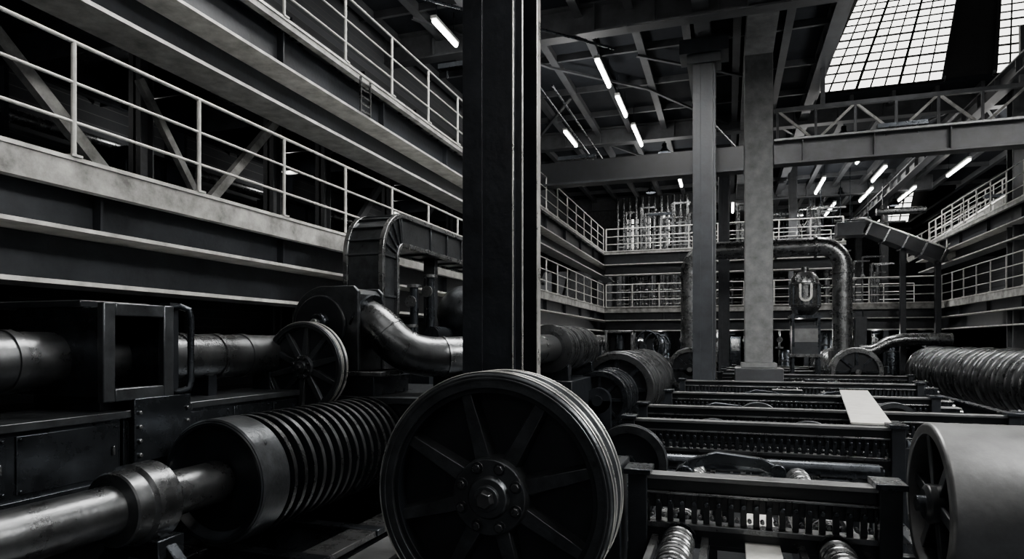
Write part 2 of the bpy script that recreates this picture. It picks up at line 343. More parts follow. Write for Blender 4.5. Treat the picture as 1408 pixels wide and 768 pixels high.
# ---------------------------------------------------------------- wheels & drums
def wheel(name,c,R,W,spokes=8,m='iron_black',rimm='wheel_iron',hubR=.27,extra=None,ph=.35):
    b=B(name,.006*max(1,R)); X,Y,Z=c
    pr=[(0,.87*R),(0,.975*R),(.02,R),(.30*W,R),(.36*W,.965*R),(.42*W,.94*R),(.60*W,.94*R),(.66*W,.965*R),(.70*W,R),(W-.02,R),(W,.975*R),(W,.87*R)]
    b.lathe((X,Y,Z),(0,1,0),pr,rimm,160,closed=True)
    b.lathe((X,Y,Z),(0,1,0),[(-.008,.935*R),(-.008,.955*R),(.01,.955*R),(.01,.935*R)],rimm,128,closed=True)
    for h in(.012,.28*W,.71*W,W-.02): b.lathe((X,Y,Z),(0,1,0),[(h,R*.995),(h,R*1.004),(h+.012,R*1.004),(h+.012,R*.995)],'steel_bright',160,closed=True)
    b.lathe((X,Y,Z),(0,1,0),[(.025,.83*R),(.025,.872*R),(W*.8,.872*R),(W*.8,.83*R)],m,96,closed=True)
    b.lathe((X,Y,Z),(0,1,0),[(W*.38,.1*R),(W*.38,.86*R),(W*.5,.86*R),(W*.5,.1*R)],m,96,closed=True)
    for i in range(spokes):
        t=2*pi*(i+ph)/spokes; d=Vector((math.cos(t),0,math.sin(t))); q=Vector((-math.sin(t),0,math.cos(t)))
        w0,w1=.10*R,.065*R; vs=[]
        for (rr,w) in((.2*R,w0),(.85*R,w1)):
            for (yy,ww) in((W*.14,w*.65),(W*.14,-w*.65),(W*.4,-w),(W*.4,w)): vs.append(Vector(c)+d*rr+q*ww+Vector((0,yy,0)))
        b.add(vs,[(0,1,2,3),(4,7,6,5),(0,4,5,1),(1,5,6,2),(2,6,7,3),(3,7,4,0)],rimm)
    h=hubR*R
    b.lathe((X,Y,Z),(0,1,0),[(-.015,.0001),(-.015,h*.97),(.0,h),(W*.5,h*1.05)],rimm,64)
    b.lathe((X,Y,Z),(0,1,0),[(-.045,.0001),(-.045,h*.50),(-.03,h*.55),(-.01,h*.58)],rimm,48)
    b.lathe((X,Y,Z),(0,1,0),[(-.12*R-.02,.0001),(-.12*R-.02,h*.2),(-.12*R,h*.25),(-.04,h*.25)],'pipe_steel',6,phase=.3)
    b.lathe((X,Y,Z),(0,1,0),[(-.06*R-.02,.0001),(-.06*R-.02,h*.32),(-.04,h*.35)],rimm,32)
    for i in range(8):
        t=2*pi*(i+.5)/8; p=Vector((X+math.cos(t)*h*.8,Y-.015,Z+math.sin(t)*h*.8))
        b.cyl(p,p+Vector((0,-.03*R-.005,0)),.035*R,'pipe_steel',6,phase=i); b.cyl(p,p+Vector((0,-.006,0)),.052*R,m,16)
    if extra: extra(b)
    return b.done()
def ex(b):
    X,Y,Z=-1.445,3.86,-.99
    b.cyl((X,Y+.1,Z),(X,Y+1.25,Z),.12,'steel_dark',32)
    for yy in(Y+.75,):
        b.lathe((X,yy,Z),(0,1,0),[(0,.24),(.2,.24)],'iron_black',40)
        b.bx(X-.25,X+.25,yy,yy+.2,PF,Z,'iron_black'); b.bx(X-.4,X+.4,yy-.1,yy+.3,PF,PF+.1,'iron_black')
wheel('flywheel',(-1.445,3.86,-.99),.80,.36,8,extra=ex,hubR=.31)
def ex2(b):
    b.cyl((-4.03,5.55,-.235),(-4.03,5.95,-.235),.07,'steel_dark',24)
wheel('pulley_wheel',(-4.02,5.42,-.25),.455,.13,10,hubR=.26,extra=ex2)
def ribdrum(name,X,y0,y1,Z,R,pitch,core,m='steel_mid',m2='iron_black',face=True,legs=True,fin=.45):
    b=B(name); n=max(2,int((y1-y0)/pitch)); p=[(0,core)]
    for i in range(n):
        a=i*pitch; r=R*(1 if i%4 else 1.04)
        p+= [(a+.02*pitch,core),(a+.1*pitch,r*.985),(a+.16*pitch,r),(a+fin*pitch,r),(a+(fin+.06)*pitch,r*.985),(a+(fin+.12)*pitch,core)]
    p.append((n*pitch,core))
    b.lathe((X,y0,Z),(0,1,0),p,m,64)
    if face:
        W=.18
        b.lathe((X,y0-W,Z),(0,1,0),[(0,.82*R),(0,R*.98),(.02,R),(W,R),(W,.82*R)],m,64,closed=True)
        b.lathe((X,y0-W*.4,Z),(0,1,0),[(0,.05*R),(0,.83*R),(.03,.83*R),(.03,.05*R)],m2,48,closed=True)
        for i in range(8):
            t=2*pi*i/8; d=Vector((math.cos(t),0,math.sin(t))); c=Vector((X,y0-W*.6,Z)); b.bar(c+d*.1*R,c+d*.85*R,.1*R,.08,'steel_dark',up=(0,1,0))
        b.lathe((X,y0-W-.05,Z),(0,1,0),[(0,.001),(0,.2*R),(.15,.24*R)],'steel_dark',32)
    if legs:
        for yy in(y0-.35,y1+.12):
            b.bx(X-.22,X+.22,yy,yy+.16,PF,Z,m2); b.lathe((X,yy,Z),(0,1,0),[(0,.22),(.16,.22)],m2,32)
            b.bx(X-R,X+R,yy-.05,yy+.21,PF,PF+.3,m2)
        b.cyl((X,y0-.4,Z),(X,y1+.3,Z),.09,m,20)
    return b.done()
ribdrum('cable_drum',-2.1,13,18,-.95,.74,.24,.62,m='pipe_steel')
ribdrum('cable_drum',-2.1,11.2,12.3,-1.0,.5,.22,.38,m='steel_dark')
ribdrum('cable_drum',-1.3,24.4,29,-1.0,.78,.3,.66)
ribdrum('cable_drum',4.1,24.2,29.2,-1.0,.80,.3,.68)
ribdrum('cable_drum',6.95,16.5,27,-1.02,.84,.40,.66,m='pipe_steel',fin=.55)
ribdrum('cable_drum',-2.62,9.6,12.0,-.1,.36,.17,.27,m='pipe_steel',legs=False,face=False)
b=B('drum_cradle',.01); b.bx(-3.0,-2.25,9.6,12.,PF,-.6,'iron_black'); b.bx(-2.9,-2.35,9.8,10.,-.6,-.36,'steel_dark'); b.bx(-2.9,-2.35,11.6,11.8,-.6,-.36,'steel_dark'); b.done()
b=B('belt_drum',.006); X,Y,Z,R=1.17,4.6,-1.0,.5
b.lathe((X,Y,Z),(1,0,0),[(0,.43),(0,.485),(.015,.5),(1.75,.5),(1.765,.485),(1.765,.43)],'satin_steel',128,closed=True)
b.lathe((X,Y,Z),(1,0,0),[(.16,.02),(.16,.44),(.2,.44),(.2,.02)],'iron_black',64,closed=True)
for i in range(6):
    t=2*pi*i/6+.2; d=Vector((0,math.cos(t),math.sin(t))); c=Vector((X+.1,Y,Z)); b.bar(c+d*.08,c+d*.46,.07,.12,'iron_black',up=(1,0,0))
b.lathe((X-.02,Y,Z),(1,0,0),[(0,.001),(0,.09),(.02,.12),(.2,.13)],'iron_black',32)
b.cyl((X-.06,Y,Z),(X+2.1,Y,Z),.05,'steel_dark',20)
for xx in(X+.5,X+1.9): b.bx(xx,xx+.15,Y-.2,Y+.2,PF,Z-.0,'iron_black')
b.done()
# ---------------------------------------------------------------- finned shaft lower left
b=B('finned_coupling_shaft'); X,Z=-3.47,-1.0
b.lathe((X,0,Z),(0,1,0),[(.6,.15),(3.72,.15)],'pipe_steel',64)
b.lathe((X,-.12,Z),(0,1,0),[(2.98,.15),(2.99,.215),(3.0,.225),(3.1,.225),(3.11,.235),(3.12,.25),(3.28,.25),(3.295,.24),(3.30,.15)],'pipe_steel',72)
p=[(3.74,.14),(3.72,.36),(3.69,.395),(3.665,.405),(3.66,.425),(3.675,.44),(3.70,.447),(3.93,.447),(3.95,.44),(3.955,.34)]
y=3.99; fy=[]
for i in range(17):
    p+=[(y,.31),(y+.002,.44),(y+.006,.445),(y+.034,.445),(y+.040,.44),(y+.042,.31)]; fy.append(y); y+=.12
p+=[(y,.34),(y,.46),(y+.16,.46),(y+.17,.3),(y+.5,.3),(y+.5,.001)]
b.lathe((X,0,Z),(0,1,0),p,'iron_black',96)
for q in fy: b.lathe((X,q+.002,Z),(0,1,0),[(0,.436),(0,.449),(.038,.449),(.038,.436)],'pipe_steel',96,closed=True)
b.lathe((X,3.668,Z),(0,1,0),[(0,.43),(0,.440),(.012,.452),(.26,.452),(.26,.43)],'wheel_iron',96,closed=True)
b.done()
b=B('bearing_pedestal',.008)
for dx in(-1,1): b.bar((X+dx*.1,3.1,Z-.22),(X+dx*.42,3.1,-1.56),.14,.08,'steel_dark',up=(0,1,0))
b.bx(X-.22,X+.22,3.0,3.2,Z-.32,Z-.2,'steel_dark'); b.bx(X-.55,X+.55,2.95,3.3,-1.6,-1.55,'steel_dark')
b.done()
b=B('machine_bed',.006)
for x in(-3.95,-2.95):
    b.bx(x-.13,x+.13,1,7.2,-1.65,-1.6,'steel_mid'); b.bx(x-.02,x+.02,1,7.2,-1.95,-1.65,'steel_dark'); b.bx(x-.13,x+.13,1,7.2,-2.0,-1.95,'steel_dark')
for yy in [1.2,2.2,3.2,4.0,4.8,5.6,6.4,7.1]: b.bx(-4.1,-2.8,yy,yy+.12,-1.64,-1.59,'steel_dark'); b.bx(-4.05,-3.85,yy,yy+.12,PF,-2,'iron_black'); b.bx(-3.05,-2.85,yy,yy+.12,PF,-2,'iron_black')
b.bx(-2.8,-2.5,1,6.6,-1.72,-1.68,'satin_steel')
b.bx(X-.3,X+.3,5.95,6.5,-1.6,-1.2,'iron_black')
b.done()
# ---------------------------------------------------------------- left pipe, housing, cabinets
b=B('main_pipe'); X,Z,r=-4.5,-.13,.2
pr=[(-1,r)]
for yy in(1.2,2.1,2.95,4.35,4.75,5.1): pr+=[(yy-.03,r),(yy-.028,r+.012),(yy+.028,r+.012),(yy+.03,r)]
pr+=[(6.0,r)]
b.lathe((X,0,Z),(0,1,0),pr,'pipe_steel',56)
for yy in(1.6,4.6,5.4): b.bx(X-.1,X+.1,yy,yy+.1,-.5,Z-.12,'iron_black')
b.done()
b=B('pipe_inspection_box',.008); x0,x1,y0,y1,z0,z1=-4.85,-4.0,3.26,3.78,-.38,.24;t=.045
b.bx(x0,x1,y0,y0+t,z0,z1,'steel_dark'); b.bx(x0,x1,y1-t,y1,z0,z1,'steel_dark'); b.bx(x0,x1,y0+t,y1-t,z0,z0+t,'steel_dark'); b.bx(x0,x1,y0+t,y1-t,z1-t,z1,'steel_dark'); b.bx(x0,x0+t,y0+t,y1-t,z0+t,z1-t,'iron_black')
f=.06
for q in((y0-.03,y0+f,z0-.03,z1+.03),(y1-f,y1+.03,z0-.03,z1+.03),(y0+f,y1-f,z0-.03,z0+f),(y0+f,y1-f,z1-f,z1+.03)): b.bx(x1-.03,x1+.03,*q,'wheel_iron')
b.bx(x0-.3,x1-.2,y0-.02,y1+.02,z1+.0,z1+.05,'iron_black')
b.bx(x0+.1,x1-.1,y0+.05,y1-.05,-.5,z0,'iron_black')
b.done()
b=B('pull_handle')
b.tube([(-4.05,3.84,.26),(-3.98,3.88,.27),(-3.95,3.93,.25),(-3.95,3.95,.18),(-3.95,3.95,-.3),(-3.95,3.93,-.36),(-3.98,3.88,-.38),(-4.05,3.84,-.38)],.026,'steel_dark',14); b.bx(-4.12,-4.02,3.82,3.9,-.5,.3,'iron_black'); b.done()
def cabinet(name,x1,x0,y0,y1,z0,z1,doors,m='steel_dark'):
    b=B(name,.006); b.bx(x0,x1,y0,y1,z0,z1,m); b.bx(x0,x1+.04,y0-.02,y1+.02,z1-.03,z1+.02,'wheel_iron'); b.bx(x0,x1+.03,y0,y1,z0,z0+.04,m)
    w=(y1-y0)/doors
    for i in range(doors):
        a=y0+i*w; b.bx(x1,x1+.012,a+.03,a+w-.03,z0+.07,z1-.06,m); b.bx(x1+.02,x1+.035,a+w-.08,a+w-.065,(z0+z1)/2-.03,(z0+z1)/2+.03,'steel_mid')
        for zz in(z0+.09,z1-.08):
            for yy in(a+.05,a+w-.05): b.cyl((x1+.01,yy,zz),(x1+.025,yy,zz),.01,'steel_dark',8)
    b.done()
cabinet('control_cabinet',-4.0,-4.8,1.2,3.38,-.98,-.5,3)
cabinet('control_cabinet',-4.02,-4.8,3.42,3.98,-1.1,-.5,1)
cabinet('control_cabinet',-4.1,-4.8,4.02,6.1,-.98,-.5,4)
b=B('riveted_panel',.004); b.bx(-4.0,-3.95,3.45,3.95,-.85,-.4,'steel_dark')
for zz in(-.8,-.7,-.6,-.5): 
    for yy in(3.49,3.91): b.cyl((-3.95,yy,zz),(-3.93,yy,zz),.014,'steel_mid',10)
b.done()
b=B('machine_plinth',.01); b.bx(-5.2,-4.1,-1,6.4,PF,-.98,'iron_black'); b.bx(-4.12,-4.05,-1,6.4,-1.3,-1.2,'steel_dark'); b.done()
b=B('machine_plinth',.01); b.bx(-4.6,-2.55,5.75,7.6,PF,-.62,'iron_black'); b.bx(-4.65,-2.5,5.7,7.65,-.62,-.55,'wheel_iron'); b.done()
b=B('belt_guard_housing',.01); X,Z=-4.02,.2
def dshape(r,x1,z0):
    pts=[]
    for i in range(25):
        t=math.radians(200-110*i/24); pts.append((X+r*math.cos(t),Z+r*math.sin(t)))
    pts+=[(x1-.06,Z+r),(x1,Z+r-.06),(x1,z0),(X-r*.94,z0)]
    return pts
def extr(pts,y0,y1,m):
    k=len(pts); vs=[(p[0],y0,p[1]) for p in pts]+[(p[0],y1,p[1]) for p in pts]
    b.add(vs,[tuple(range(k)),tuple(reversed(range(k,2*k)))]+[(i,i+k,(i+1)%k+k,(i+1)%k) for i in range(k)],m)
extr(dshape(.36,-3.62,-.55),5.8,6.3,'wheel_iron')
extr(dshape(.385,-3.60,-.55),5.78,5.83,'wheel_iron'); extr(dshape(.385,-3.60,-.55),6.27,6.32,'wheel_iron')
b.lathe((X-.02,5.73,Z-.02),(0,1,0),[(0,.001),(0,.30),(.02,.31),(.08,.31)],'iron_black',60)
b.lathe((X,5.66,Z),(0,1,0),[(0,.001),(0,.09),(.02,.1),(.1,.11)],'steel_dark',32); b.lathe((X,5.6,Z),(0,1,0),[(0,.001),(0,.04),(.1,.04)],'steel_mid',16)
b.bx(-3.95,-3.4,5.75,6.5,-.55,-.3,'steel_dark'); b.bx(-4.0,-3.3,5.72,6.55,-.35,-.3,'steel_mid')
b.done()
b=B('elbow_pipe')
def bez(P,n=20):
    out=[]
    P=[Vector(p) for p in P]
    for i in range(n+1):
        t=i/n; out.append(P[0]*(1-t)**3+P[1]*3*t*(1-t)**2+P[2]*3*t*t*(1-t)+P[3]*t**3)
    return out
path=bez([(-3.66,6.05,.24),(-3.35,6.05,.12),(-3.35,6.0,-.18),(-2.9,6.35,-.16)],26)+[Vector((-2.7,6.6,-.15)),Vector((-2.66,7.5,-.12)),Vector((-2.62,9.6,-.1))]
b.tube(path,.215,'pipe_steel',40)
for k in(0,9,18,26):
    d=(path[k+1]-path[k]).normalized(); b.lathe(path[k]-d*.025,d,[(0,.2),(0,.224 if k else .28),(.025,.224 if k else .28),(.025,.2)],'pipe_steel' if k else 'steel_dark',48,closed=True)
b.done()
b=B('pipe_saddle',.008); b.bx(-3.1,-2.6,6.5,6.7,-.55,-.3,'iron_black'); b.done()
b=B('gooseneck_duct',.006); X=-4.6;W=.5;Hh=.4
path=[Vector((X,7.72,z)) for z in(-.62,.3,1.0,1.12)]+arc((X,8.12,1.16),.4,180,90,14,'yz')+[Vector((X,9,1.56)),Vector((X,14.5,1.56))]
sec=[(-W/2,-Hh/2),(W/2,-Hh/2),(W/2,Hh/2),(-W/2,Hh/2)]
b.sweep(path,sec,'wheel_iron',lat=(1,0,0))
def rib(p,q,g=.03):
    s2=[(-W/2-g,-Hh/2-g),(W/2+g,-Hh/2-g),(W/2+g,Hh/2+g),(-W/2-g,Hh/2+g)]; b.sweep([p,q],s2,'wheel_iron',lat=(1,0,0))
for k in(4,7,10,13,16,17):
    d=(path[k+1]-path[k-1]).normalized(); rib(path[k]-d*.012,path[k]+d*.012)
for z in(.15,.6): rib(Vector((X,7.72,z)),Vector((X,7.72,z+.03)))
yy=9.0
while yy<14.4: rib(Vector((X,yy,1.56)),Vector((X,yy+.03,1.56))); yy+=.6
for off in(-.2,.2):
    for sx in(-1,1):
        pts=[]
        for i,p in enumerate(path):
            a=path[max(0,i-1)];c=path[min(len(path)-1,i+1)];T=(c-a).normalized();nn=T.cross(Vector((1,0,0))).normalized(); pts.append(p+nn*off+Vector((sx*(W/2+.02),0,0)))
        b.sweep(pts,[(-.035,-.03),(.035,-.03),(.035,.03),(-.035,.03)],'steel_mid',lat=(1,0,0))
for yy in(9.5,12,14.2): b.bx(X-.1,X+.1,yy,yy+.12,PF,1.36,'iron_black')
b.done()
b=B('pressure_vessel'); b.lathe((-3.75,8.6,.42),(0,1,0),[(0,.001),(.02,.15),(.08,.28),(.18,.37),(.28,.4),(.3,.42),(.34,.42),(.36,.4),(1.7,.4),(1.85,.3),(1.9,.001)],'wheel_iron',56)
b.bx(-3.95,-3.55,8.95,9.1,PF,.2,'iron_black'); b.bx(-3.95,-3.55,10.,10.15,PF,.2,'iron_black')
b.lathe((-3.9,8.1,.1),(0,1,0),[(0,.001),(0,.12),(.5,.12)],'steel_dark',24); b.done()
b=B('valve_manifold'); 
for (x,y,z) in((-4.1,7.9,.2),(-3.95,8.2,.9),(-4.1,8.0,.75)): b.cyl((x,y,z-.8),(x,y,z),.06,'steel_dark',16); b.lathe((x,y,z),(0,0,1),[(0,.1),(.04,.1)],'steel_mid',20); b.lathe((x,y-.12,z-.2),(0,1,0),[(0,.08),(.03,.08)],'steel_mid',20)
b.bx(-4.25,-3.8,7.85,8.4,-.62,.0,'iron_black'); b.bx(-4.2,-3.85,7.9,8.35,.0,.06,'steel_mid')
b.done()
# ---------------------------------------------------------------- centre/right frames
def lattice(x0,x1,y,zt=-1.0,h=.36,end=True):
    b=B('lattice_beam',.004)
    b.bx(x0,x1,y-.08,y+.08,zt-.035,zt,'satin_steel'); b.bx(x0,x1,y-.015,y+.015,zt-.13,zt-.035,'iron_black')
    b.bx(x0,x1,y-.05,y+.05,zt-.15,zt-.13,'steel_mid')
    b.bx(x0,x1,y-.07,y+.07,zt-h-.04,zt-h,'pipe_steel'); b.bx(x0,x1,y-.015,y+.015,zt-h-.16,zt-h-.04,'iron_black')
    b.bx(x0,x1,y+.03,y+.045,zt-.27,zt-.13,'iron_black')  # dark sheet added to darken the gaps behind the pickets
    k=int((x1-x0)/.085)
    for i in range(k):
        x=x0+(i+.5)*(x1-x0)/k; b.bx(x-.022,x+.022,y-.02,y+.02,zt-h,zt-.15,'iron_black')
        if y<14: b.cyl((x,y-.06,zt-.21),(x,y+.0,zt-.21),.018,'steel_dark',8); b.cyl((x+.04,y-.06,zt-.31),(x+.04,y+.0,zt-.31),.016,'pipe_steel',8)
    if end:
        for x in(x0,x1-.14): b.bx(x,x+.14,y-.11,y+.11,PF,zt+.03,'iron_black'); b.bx(x-.03,x+.17,y-.14,y+.14,zt+.0,zt+.04,'steel_dark')
    b.done()
for (x0,x1,y) in((-.72,1.12,5.05),(-1.3,1.95,8.6),(-1.35,3.75,10.5),(-1.2,3.6,13.4),(-1.2,4.4,17.6),(-.3,5.2,21.8),(-.2,3.2,24.6),(-.2,3.1,27),(.2,6,29)): lattice(x0,x1,y)
b=B('side_girder',.006)
for (x,y0,y1) in((-1.0,6.0,18),(1.75,9,20),(3.1,11,29),(5.4,11,29)):
    b.bx(x-.1,x+.1,y0,y1,-1.48,-1.43,'steel_dark'); b.bx(x-.02,x+.02,y0,y1,-1.8,-1.48,'iron_black'); b.bx(x-.1,x+.1,y0,y1,-1.85,-1.8,'steel_dark')
    yy=y0
    while yy<y1: b.bx(x-.06,x+.06,yy,yy+.12,PF,-1.85,'iron_black'); yy+=2.5
b.done()
for y in(7.6,9.6,11.6,12.6,14.8,16.):
    b=B('conveyor_roller'); x1=1.6 if y<9 else 3.0
    b.lathe((-.85,y,-1.36),(1,0,0),[(0,.03),(.05,.03),(.05,.08),(x1+.75,.08),(x1+.75,.03),(x1+.8,.03)],'steel_dark',20)
    for x in(-.85,x1-.1): b.bx(x-.03,x+.03,y-.05,y+.05,-1.7,-1.3,'iron_black')
    b.done()
b=B('roller_frame',.005)
for x in(-.85,.45,1.5): b.bx(x-.05,x+.05,3.0,16.5,-1.75,-1.68,'steel_dark'); 
for yy in(3.2,6,9,12,16): 
    for x in(-.85,.45,1.5): b.bx(x-.05,x+.05,yy,yy+.1,PF,-1.75,'iron_black')
    b.bx(-.85,1.5,yy,yy+.1,-1.85,-1.75,'iron_black')
b.done()
b=B('tread_plate',.004); b.add([(1.45,8.9,-.99),(1.9,8.9,-.99),(2.72,14.8,-.99),(2.2,14.8,-.99),(1.45,8.9,-1.02),(1.9,8.9,-1.02),(2.72,14.8,-1.02),(2.2,14.8,-1.02)],[(0,1,2,3),(7,6,5,4),(0,4,5,1),(1,5,6,2),(2,6,7,3),(3,7,4,0)],'plate_pale'); b.done()
b=B('tread_plate',.004); b.bx(.12,.36,2.6,7.6,-1.5,-1.47,'plate_pale'); b.done()
b=B('guide_rail',.004)
for x in(-.52,-.16,.5,.92):
    b.bx(x-.025,x+.025,2.6,8.2,-1.52,-1.46,'steel_mid'); b.bx(x-.02,x+.02,2.6,8.2,-1.68,-1.52,'steel_dark')
b.done()
for (x,y,s) in((-.5,6.6,1),(2.2,9.5,-1),(-.6,12,1),(.2,15.5,1),(2.9,15.8,-1)):
    b=B('swing_arm',.008); b.sweep([(x,y,-1.42),(x+s*.15,y,-1.2),(x+s*.4,y,-1.12),(x+s*.8,y,-1.16),(x+s*1.0,y,-1.25)],[(-.05,-.05),(.05,-.05),(.05,.05),(-.05,.05)],'steel_dark'); b.cyl((x+s*.1,y-.1,-1.3),(x+s*.1,y+.1,-1.3),.09,'steel_dark',20); b.cyl((x+s*.95,y-.1,-1.22),(x+s*.95,y+.1,-1.22),.07,'steel_dark',20); b.bx(x-.08,x+.08,y-.06,y+.06,PF,-1.36,'iron_black'); b.done()
def spring(x,y0,y1,z,r,wr,turns):
    b=B('coil_spring'); k=turns*20
    b.tube([(x+r*math.cos(2*pi*i/20),y0+(y1-y0)*i/k,z+r*math.sin(2*pi*i/20)) for i in range(k+1)],wr,'steel_mid',8)
    b.cyl((x,y0-.05,z),(x,y1+.05,z),r*.4,'iron_black',16); 
    for yy in(y0-.08,y1+.02): b.lathe((x,yy,z),(0,1,0),[(0,r*1.2),(.05,r*1.2)],'steel_dark',24)
    b.done()
spring(-.34,3.3,4.9,-1.46,.10,.017,22); spring(.71,3.3,4.9,-1.46,.10,.017,22)
spring(-.34,5.3,7.8,-1.46,.10,.017,30); spring(.71,5.3,7.8,-1.46,.10,.017,30)
b=B('bearing_block',.01); b.bx(-1.08,-.77,4.9,5.25,PF,-1.0,'iron_black'); b.bx(-1.1,-.76,4.85,5.3,-1.0,-.93,'steel_dark')
for x in(-1.02,-.84): b.cyl((x,4.95,-.93),(x,4.95,-.84),.035,'steel_bright',6)
b.cyl((-1.1,4.8,-1.15),(-.76,4.8,-1.15),.06,'steel_mid',20); b.done()
for (x,y,z,r) in((-1.05,7.2,-1.35,.42),(-.2,9.6,-1.5,.4),(1.1,9.9,-1.5,.38),(2.6,12,-1.4,.4),(.5,11.9,-1.45,.4)):
    b=B('gear_sheave'); b.lathe((x,y,z),(0,1,0),[(0,r*.8),(0,r),(.04,r),(.06,r*.92),(.12,r*.92),(.14,r),(.18,r),(.18,r*.8)],'wheel_iron',48,closed=True); b.lathe((x,y+.07,z),(0,1,0),[(0,.001),(0,r*.82),(.04,r*.82)],'iron_black',32); b.lathe((x,y-.03,z),(0,1,0),[(0,.001),(0,r*.2),(.2,r*.2)],'steel_dark',20); b.bx(x-.06,x+.06,y+.2,y+.3,PF,z,'iron_black'); b.cyl((x,y,z),(x,y+.3,z),.04,'steel_dark',12); b.done()
for i in range(44):
    x=random.uniform(-.7,5.6); y=random.uniform(9.3,23); 
    if abs(x-.86)<.9 and y>19: continue
    b=B('gearbox',.008); w=random.uniform(.12,.35); d=random.uniform(.15,.4); h=random.uniform(.1,.35); z=-1.45
    b.bx(x-w,x+w,y-d/2,y+d/2,PF,z+h,random.choice(['iron_black','steel_dark'])); b.bx(x-w-.02,x+w+.02,y-d/2-.02,y+d/2+.02,z+h,z+h+.03,random.choice(['steel_dark','steel_mid','satin_steel']))
    b.cyl((x-w-.08,y,z+h*.5),(x+w+.08,y,z+h*.5),.06,'steel_mid',14)
    for k in(-1,1): b.cyl((x+k*w*.7,y-d/2+.03,z+h+.03),(x+k*w*.7,y-d/2+.03,z+h+.06),.02,'steel_bright',6)
    b.done()
b=B('pipe_inspection_box',.01); x0,x1,y0,y1,z0,z1=-3.1,-2.35,17,17.6,-.35,.3
b.bx(x0,x1,y1-.05,y1,z0,z1,'iron_black'); b.bx(x0,x0+.06,y0,y1,z0,z1,'steel_mid'); b.bx(x1-.06,x1,y0,y1,z0,z1,'steel_mid'); b.bx(x0,x1,y0,y1,z1-.06,z1,'steel_mid'); b.bx(x0,x1,y0,y1,z0,z0+.06,'steel_mid'); b.cyl((-2.72,17.2,-.2),(-2.72,17.2,.2),.12,'steel_dark',20); b.bx(-3,-2.45,17.1,17.5,PF,z0,'iron_black'); b.done()
b=B('hose_loops'); 
for dx,r in((-.1,.42),(.1,.36),(.28,.3)):
    b.tube([(-2.1+dx+r*.8*math.cos(2*pi*i/32),19.+.1*dx,-.1+r*math.sin(2*pi*i/32)) for i in range(33)],.03,'steel_dark',10)
b.bx(-2.25,-2.05,19.15,19.3,PF,.1,'iron_black'); b.bx(-2.5,-1.6,18.9,19.3,PF,-.45,'iron_black'); b.done()
b=B('overhead_pipe'); r=.32;Y=25.
path=[Vector((-1.35,Y,-1.2)),Vector((-1.35,Y,2.6))]+arc((-.6,Y,2.62),.75,180,90,10,'xz')+[Vector((3.0,Y,3.37))]+arc((3.05,Y,2.62),.75,90,0,12,'xz')+[Vector((3.8,Y,-.3))]
b.tube(path,r,'steel_mid',32)
for (p,d) in(((3.8,Y,2.4),(0,0,1)),((3.8,Y,1.0),(0,0,1)),((3.8,Y,-.3),(0,0,1)),((2.9,Y,3.37),(1,0,0)),((1.6,Y,3.37),(1,0,0)),((-1.35,Y,2.4),(0,0,1))): b.lathe(p,d,[(0,r),(0,r+.07),(.08,r+.07),(.08,r)],'steel_mid',32,closed=True)
b.bx(3.4,4.2,24.6,25.4,PF,-.3,'iron_black'); b.bx(-1.6,-1.1,24.7,25.3,PF,-1.2,'iron_black'); b.done()
b=B('hopper_vessel'); x,y=2.5,24
b.lathe((x,y,.85),(0,0,1),[(0,.12),(.1,.3),(.3,.47),(.35,.5),(.4,.5),(.42,.46),(1.05,.46),(1.07,.5),(1.12,.5),(1.15,.46),(1.35,.42),(1.5,.3),(1.55,.12),(1.7,.12),(1.72,.001)],'steel_mid',40)
for i in range(10):
    t=2*pi*i/10; b.bar((x+.47*math.cos(t),y+.47*math.sin(t),1.25),(x+.47*math.cos(t),y+.47*math.sin(t),1.93),.05,.05,'steel_dark')
b.sweep([(x-.2,y-.55,1.95),(x-.2,y-.55,1.6)]+[tuple(Vector((x-.03,y-.55,1.55))+Vector((.17*math.cos(math.radians(a)),0,.17*math.sin(math.radians(a))))) for a in range(190,351,20)]+[(x+.14,y-.55,1.6),(x+.14,y-.55,1.95)],[(-.035,-.035),(.035,-.035),(.035,.035),(-.035,.035)],'steel_bright')
for dx in(-.4,.4):
    for dy in(-.35,.35): b.bar((x+dx,y+dy,PF),(x+dx,y+dy,.95),.08,.08,'steel_dark')
b.bx(x-.5,x+.5,y-.42,y+.42,.8,.9,'steel_dark'); b.bx(x-.42,x+.42,y-.38,y+.3,-.4,.55,'girder_paint'); b.bx(x-.36,x+.36,y-.41,y-.38,0,.45,'satin_steel'); b.bx(x-.5,x+.5,y-.45,y+.42,-.5,-.4,'steel_mid')
b.done()
b=B('inclined_conveyor',.01)
b.bar((4.2,29.2,4.55),(5.3,29.2,4.55),.8,.55,'girder_paint'); b.bar((5.2,29.2,4.6),(8.0,29.2,3.3),.8,.5,'girder_paint')
for t in(0,.2,.4,.6,.8): x=5.3+3.2*t; z=4.55-1.48*t; b.bar((x,29.2,z),(x+.06,29.2,z-.028),.9,.6,'steel_mid')
b.bar((5.2,28.78,4.9),(8.0,28.78,3.6),.06,.06,'steel_bright')
b.bx(6.5,6.7,29.1,29.3,PF,3.8,'girder_paint'); b.bx(7.7,7.9,29.1,29.3,PF,3.2,'girder_paint'); b.done()
def stair(x0,x1,z0,z1,y,w=1.0):
    b=B('steel_staircase'); n=12
    for k in(0,w): b.bar((x0,y+k,z0),(x1,y+k,z1),.06,.22,'flange_paint')
    for i in range(n): x=x0+(x1-x0)*(i+.5)/n; z=z0+(z1-z0)*(i+.5)/n; b.bx(x-.13,x+.13,y,y+w,z,z+.03,'steel_mid')
    for k in(0,w):
        for hh in(.5,1.0): b.cyl((x0,y+k,z0+hh),(x1,y+k,z1+hh),.03,'rail_paint',8)
        for i in range(6): x=x0+(x1-x0)*i/5; z=z0+(z1-z0)*i/5; b.cyl((x,y+k,z),(x,y+k,z+1.0),.03,'rail_paint',8)
    b.done()
